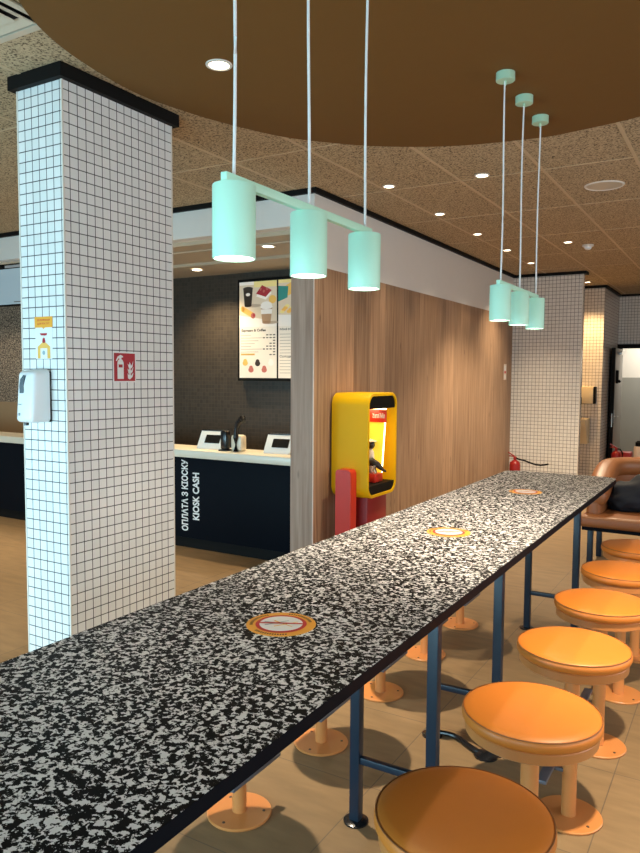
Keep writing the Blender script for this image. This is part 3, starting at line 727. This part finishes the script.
# the stand: pedestal, two rounded side arms
B().box(.03, .30, -.17, .20, 0, .60, .01).build('pedestal', M['darkred'], kd)
for s, nm in ((-1, 'side_arm'),):
    yy = -kw/2 if s < 0 else kw/2
    pr = [(.06, 0), (.20, 0), (.20, .80)]+[(.20-.03+.03*math.cos(a), .80+.045*math.sin(a)) for a in (.4, .8, 1.2, PI/2)]+[(.09, .845)]+[(.09-.03*math.sin(a), .815+.03*math.cos(a)) for a in (.4, .8, 1.2, PI/2)]
    B().prism([(a+.055, b) for a, b in pr], yy-.10 if s < 0 else yy+.001, yy-.001 if s < 0 else yy+.10, 'xzy').build(nm, M['red'], kd, 40)
# figures on show
tf = thing('toy_figure', 'dark toy animal on all fours on the red plinth in the yellow display', 'toy', (-2.715, kyc+py_-.112, .776), -1.3)
B().tube([(0, -.10, .05), (0, -.06, .085), (0, 0, .10), (0, .05, .075), (0, .10, .03), (0, .125, .02)], [.02, .032, .036, .028, .014, .006], 12).build('body', M['toy_dark'], tf, 60)
for px, py in ((.022, -.05), (-.022, -.05), (.02, .03), (-.02, .03)): B().tube([(px, py, .07), (px*1.2, py-.008, .035), (px*1.2, py+.005, 0)], [.014, .011, .011], 8).build('leg', M['toy_light'] if px > 0 else M['toy_dark'], tf, 60)
tf = thing('toy_figure', 'small round headed toy figure standing behind the dark toy animal', 'toy', (-2.76, kyc+py_-.040, .776))
B().tube([(0, 0, 0), (0, 0, .10), (0, 0, .17), (0, 0, .20)], [.028, .034, .028, .012], 14).build('body', M['toy_light'], tf, 60)
hd = B().lathe([(0, .195), (.025, .205), (.036, .232), (.030, .262), (0, .275)], seg=20).build('head', M['toy_dark'], tf, 60)
B().lathe([(.05, .262), (.052, .266), (.03, .276), (0, .29)], seg=20).build('hat', M['toy_light'], tf, 60)

# ------------------------------------------------------------------ signs and dispenser on the column
d = Decal((-2.999, PY0-.0006, 1.775), (1, 0, 0), (0, 0, 1))
d.plate(rrect(.125, .205, .008, 4, 0, -.0), M['sticker_w'], .0006)
d.rect(-.066, .066, .052, .105, M['sticker_o'], 2)
d.poly([(-.01, .052), (.01, .052), (0, .044)], M['sticker_o'], 2)
d.text('ДЕЗІНФЕКЦІЯ', 0, .088, M['sticker_r'], width=.094, height=.0105, layer=3); d.text('ДЛЯ РУК ТУТ', 0, .070, M['sticker_r'], width=.090, height=.0105, layer=3)
d.poly([(-.03, .024), (.026, .024), (.022, .014), (.006, .012), (-.02, .014)], M['sign_red'], 2)
d.rect(-.003, .005, -.005, .014, M['sticker_p'], 2)
d.poly([(-.007, .0), (.008, .0), (.012, -.018), (.006, -.024), (-.006, -.024), (-.011, -.018)], M['sign_red'], 3)
d.poly([(-.01, -.02), (.01, -.02), (.046, -.042), (.047, -.10), (-.047, -.10), (-.046, -.042)], M['sticker_y'], 2)
d.rect(-.025, .025, -.10, -.05, M['sticker_w'], 3); d.poly(circ(0, -.072, .011, 16), M['sticker_g'], 4)
o = d.build('hygiene_sign'); tag(o, 'white sticker with orange soap bottle picture above the dispenser on the column', 'sign')
d = Decal((PX1+.0006, 2.7725, 1.637), (0, 1, 0), (0, 0, 1))
d.plate([(-.082, -.080), (.082, -.080), (.082, .080), (-.082, .080)], M['sticker_w'], .001)
d.rect(-.075, .075, -.073, .073, M['sign_red'], 3)
d.poly([(-.052, -.062), (-.008, -.062), (-.008, .022), (-.014, .036), (-.024, .042), (-.036, .042), (-.046, .036), (-.052, .022)], M['sticker_w'], 4)
d.rect(-.044, -.016, -.002, .014, M['sign_red'], 5)
d.poly([(-.036, .042), (-.024, .042), (-.02, .052), (-.012, .05), (-.012, .058), (-.03, .064), (-.05, .055), (-.062, .034), (-.055, .031), (-.045, .046)], M['sticker_w'], 4)
for q in range(3):
    b0 = -.045+.026*q
    d.poly([(.022+.004*q, b0-.014), (.036, b0-.02), (.055, b0-.006), (.062, b0+.016+.006*q), (.053, b0+.010), (.045, b0+.0), (.036, b0+.022), (.030, b0+.004), (.020, b0+.012)], M['sticker_w'], 4)
o = d.build('fire_extinguisher_sign'); tag(o, 'red and white fire extinguisher sign on the tiled column', 'sign')
hd = thing('sanitizer_dispenser', 'white wall mounted hand sanitizer dispenser on the column', 'dispenser', (-3.020, PY0, 1.35))
B().box(-.066, .072, -.012, -.0005, .012, .262, .005).build('back_plate', M['blackgloss'], hd)
t_ = bmesh.new(); bmesh.ops.create_cube(t_, size=1)
for v in t_.verts:
    top = v.co.z > 0; fr_ = v.co.y < 0
    v.co = Vector((v.co.x*(.125 if fr_ else .138)+.002, -.012 if not fr_ else (-.095 if top else -.115), .012+(.26 if top else 0)-(.012 if fr_ and top else 0)))
bmesh.ops.bevel(t_, geom=[e for e in t_.edges if not all(v.co.y > -.02 for v in e.verts)], offset=.022, segments=5, affect='EDGES', profile=.5)
b_ = B(); b_._merge(t_); b_.build('cover', M['plastic'], hd, 50)
# level window on the left of the front face
pts = [(-.030, .222), (-.006, .243), (.006, .240), (-.002, .214), (-.008, .19), (-.004, .165), (-.010, .142), (-.026, .138), (-.036, .150), (-.037, .19)]
b_ = B(); b_.prism([(x, z) for x, z in pts], -.1035, -.07, 'xzy', mi=0); b_.build('level_window', M['lens'], hd, 30)
B().box(-.03, -.012, -.117, -.114, .098, .103).box(-.03, -.022, -.119, -.116, .045, .058).build('marking', M['sticker_g'], hd)
B().cyl((-.02, -.08, .014), (-.02, -.08, -.004), .012).build('nozzle', M['blackgloss'], hd)

# small notice on the timber wall near its far end
d = Decal((WX+.0006, 10.12, 1.667), (0, 1, 0), (0, 0, 1)); d.plate([(-.06, -.11), (.06, -.11), (.06, .11), (-.06, .11)], M['sticker_p'], .002)
d.rect(-.045, .045, .02, .09, M['sticker_w'], 4); d.rect(-.04, .04, -.02, .012, M['sticker_r'], 4); d.rect(-.035, .035, -.09, -.04, M['sticker_w'], 4)
o = d.build('wall_notice'); tag(o, 'small pale notice at the far end of the timber wall', 'sign')

# ------------------------------------------------------------------ fire extinguishers
def extinguisher(x, y, lb, hose):
    e = thing('fire_extinguisher', lb, 'fire extinguisher', (x, y, 0), 0, 'red fire extinguishers')
    B().lathe([(0, 0), (.07, 0), (.076, .01), (.076, .34), (.068, .375), (.04, .40), (.022, .41), (.022, .43), (0, .43)], seg=28).build('cylinder', M['extred'], e, 40)
    B().lathe([(.0762, .12), (.0765, .121), (.0765, .24), (.0762, .241)], seg=28).build('label_band', M['sticker_p'], e.children[0], 40)
    B().box(-.02, .02, -.025, .025, .425, .46, .004).tube([(0, -.0, .455), (-.03, .0, .475), (-.10, 0, .515)], .009, 8).tube([(0, 0, .455), (-.03, 0, .46), (-.09, 0, .465)], .008, 8).build('valve_handle', M['extred'], e)
    B().tube(hose, .012, 10).build('hose', M['black'], e, 60)
extinguisher(-2.83, 10.3, 'red fire extinguisher with a black hose by the white tiled pier',
             [(.01, 0, .44), (.06, -.01, .425), (.14, -.01, .41), (.22, -.015, .385), (.30, -.02, .365), (.37, -.02, .36), (.44, -.02, .375), (.475, -.02, .385)])
extinguisher(-1.80, 12.55, 'red fire extinguisher standing by the open grey door',
             [(.01, 0, .44), (.06, -.02, .44), (.10, -.03, .38), (.10, -.03, .25), (.09, -.03, .12)])
cn = thing('canister', 'pale canister with a dark top beside the door, beyond the bench', 'canister', (-1.50, 12.9, 0))
B().lathe([(0, 0), (.08, 0), (.085, .01), (.085, .44), (.07, .47), (0, .47)], seg=24).build('body', M['sticker_p'], cn, 40)
B().lathe([(0, .47), (.06, .47), (.06, .53), (.03, .56), (0, .56)], seg=20).build('lid', M['black'], cn, 40)
rb = B().box(-.12, .12, -.12, .12, 0, .36, .02).build('crate', M['darkred'], loc=(-1.74, 13.0, 0)); tag(rb, 'dark red crate on the floor in front of the open door', 'crate')

# alcove fittings
wb = thing('wash_basin', 'cream wash basin on the tiled alcove wall', 'basin', (-2.33, 12.2, 0))
B().prism([(0, .95), (-.42, .95), (-.42, .915), (-.36, .80), (-.26, .70), (-.20, .62), (-.17, .54), (0, .54)], -.22, .17, 'yzx', .015).build('bowl', M['basin'], wb, 40)
B().box(-.17, .12, -.38, -.08, .945, .955, .004).build('sink_recess', M['beige'], wb)
B().cyl((-.02, -.05, .95), (-.02, -.05, 1.08), .012).cyl((-.02, -.05, 1.08), (-.02, -.16, 1.06), .01).build('tap', M['metal'], wb)
td = thing('towel_dispenser', 'metal towel dispenser with a dark side above the wash basin', 'dispenser', (-2.19, 12.2, 1.18))
B().box(-.16, .085, -.14, -.001, 0, .27, .012).build('housing', M['basin'], td)
B().box(.085, .115, -.12, -.001, .0, .27, .004).build('side_cap', M['black'], td)
B().cyl((-.11, -.16, .0), (-.11, -.16, .10), .03).build('soap_pump', M['blackgloss'], td)

# ------------------------------------------------------------------ brown bench, bag
sf = thing('bench_seat', 'brown leather bench with a curved backrest on dark steel legs', 'bench', (0, 6.75, 0))
def sl(y): return y-6.75
def sweep(path, prof, endscale=.35):
    """profile points (inward offset, z) swept along a floor path; ends drawn in to a rounded tip"""
    t_ = bmesh.new(); rings = []; P_ = [Vector((a, b)) for a, b in path]; m_ = len(P_)
    zc = sum(q[1] for q in prof)/len(prof); ic = sum(q[0] for q in prof)/len(prof)
    for i, p in enumerate(P_):
        dd = (P_[min(i+1, m_-1)]-P_[max(i-1, 0)]).normalized(); nn = Vector((dd.y, -dd.x))   # right of travel = inside
        k = 1.0
        if i < 4: k = [.45, .74, .9, .98][i]
        tt = min(1, max(0, (p.y-sl(6.36))/.75)); drop = -.20*(1-tt*tt*(3-2*tt)) if p.x < -1.0 else 0
        rings.append([t_.verts.new((p.x+nn.x*(ic+(q[0]-ic)*k), p.y+nn.y*(ic+(q[0]-ic)*k), max(.455, zc+(q[1]-zc)*k+drop*(zc-.3)/.5))) for q in prof])
    c_ = len(prof)
    for A_, C_ in zip(rings, rings[1:]):
        for q in range(c_): t_.faces.new((A_[q], A_[(q+1) % c_], C_[(q+1) % c_], C_[q]))
    t_.faces.new(rings[0]); t_.faces.new(rings[-1]); bmesh.ops.recalc_face_normals(t_, faces=t_.faces[:])
    b_ = B(); b_._merge(t_); return b_
path = [(-1.16, sl(6.36)), (-1.16, sl(6.375)), (-1.16, sl(6.40)), (-1.16, sl(6.44))]+[(-1.16, sl(6.5+.06*i)) for i in range(7)]
for i in range(1, 13):
    a = PI-i*PI/2/12; path.append((-1.16+.5+.5*math.cos(a), sl(6.9)+.5*math.sin(a)))
path += [(-.66+.2*i, sl(7.4)) for i in range(1, 13)]
low = [(p[0]+.04, p[1]) for p in rrect(.13, .34, .05, 4, .04, .58)]
sweep(path, low).build('backrest', M['brown_leather'], sf, 60)
roll = rrect(.20, .17, .08, 5, .085, .775)
sweep(path, roll).build('backrest_roll', M['brown_leather'], sf, 60)
B().box(-1.17, 1.74, sl(6.24), sl(7.30), .355, .452, .03, 4).build('seat', M['brown_leather'], sf, 40)
B().box(-1.15, 1.72, sl(6.27), sl(7.28), .325, .356, .003).build('seat_frame', M['navy'], sf)
for lx in (-1.09, .3, 1.66):
    for ly in (6.34, 6.78):
        B().box(lx-.022, lx+.022, sl(ly)-.022, sl(ly)+.022, 0, .326, .003).build('leg', M['steel_navy'], sf)
bm_ = bmesh.new(); bmesh.ops.create_icosphere(bm_, subdivisions=4, radius=1)
from mathutils import noise
for v in bm_.verts:
    c_ = v.co.copy(); n_ = noise.noise(c_*1.9+Vector((3, 1, 7)))*.30+noise.noise(c_*4.5)*.14
    v.co = Vector((c_.x*.26*(1+n_), c_.y*.17*(1+n_), max(-.005, .10+c_.z*.15*(1+n_*1.3)+.05*math.exp(-((c_.x-.1)**2+c_.y**2)*7))))
b_ = B(); b_._merge(bm_)
bg = thing('bag', 'dark navy bag slumped on the brown bench seat', 'bag', (-.80, 6.72, .452))
b_.build('bag_body', M['fabric_navy'], bg, 80)
B().tube([(.02, .0, .22), (.03, -.02, .29), (.07, -.02, .32), (.12, -.01, .29), (.13, 0, .22)], .013, 8).build('strap', M['fabric_navy'], bg, 80)
bm_ = bmesh.new(); bmesh.ops.create_icosphere(bm_, subdivisions=3, radius=1)
for v in bm_.verts:
    n_ = noise.noise(v.co*2.5)*.4; v.co = Vector((v.co.x*.11*(1+n_), v.co.y*.06*(1+n_), max(0, .03+v.co.z*.035*(1+n_))))
b_ = B(); b_._merge(bm_); o = b_.build('paper_wrapper', M['sticker_w'], loc=(-.56, 6.98, .452), smooth=0); tag(o, 'crumpled white paper on the bench beside the dark bag', 'paper')

# ------------------------------------------------------------------ daylight and look
wd = D.worlds.new('daylight'); SC.world = wd; wd.use_nodes = True
bgk = wd.node_tree.nodes['Background']; bgk.inputs[0].default_value = (.62, .82, 1, 1); bgk.inputs[1].default_value = .3
for i, (a, b) in enumerate(WIN):
    l = D.lights.new('window_daylight', 'AREA'); l.shape = 'RECTANGLE'; l.size = b-a-.2; l.size_y = 1.3; l.energy = (40, 100, 66, 4)[i]; l.color = (.50, .84, 1); l.spread = math.radians(140)
    lo = D.objects.new('window_daylight', l); COL.objects.link(lo); lo.location = ((a+b)/2, Y0+.03, .95); lo.rotation_euler = (PI/2, 0, 0)
for i, (a, b) in enumerate(RW):
    l = D.lights.new('window_daylight', 'AREA'); l.shape = 'RECTANGLE'; l.size = b-a-.2; l.size_y = 1.6; l.energy = (48, 52, 38)[i]; l.color = (.93, .96, 1)
    lo = D.objects.new('window_daylight', l); COL.objects.link(lo); lo.location = (XR-.02, (a+b)/2, 1.85); lo.rotation_euler = (PI/2, 0, PI/2)
l = D.lights.new('corridor_lamp', 'AREA'); l.size = .6; l.energy = 60; l.color = (1, .93, .8)
lo = D.objects.new('corridor_lamp', l); COL.objects.link(lo); lo.location = (-1.3, 14.8, 2.88)
vs = SC.view_settings; vs.view_transform = 'Standard'; vs.look = 'None'; vs.exposure = 0; vs.gamma = 1; vs.use_curve_mapping = False
SC.cycles.use_denoising = True
SC.cycles.max_bounces = 8; SC.cycles.diffuse_bounces = 5; SC.cycles.sample_clamp_indirect = 6
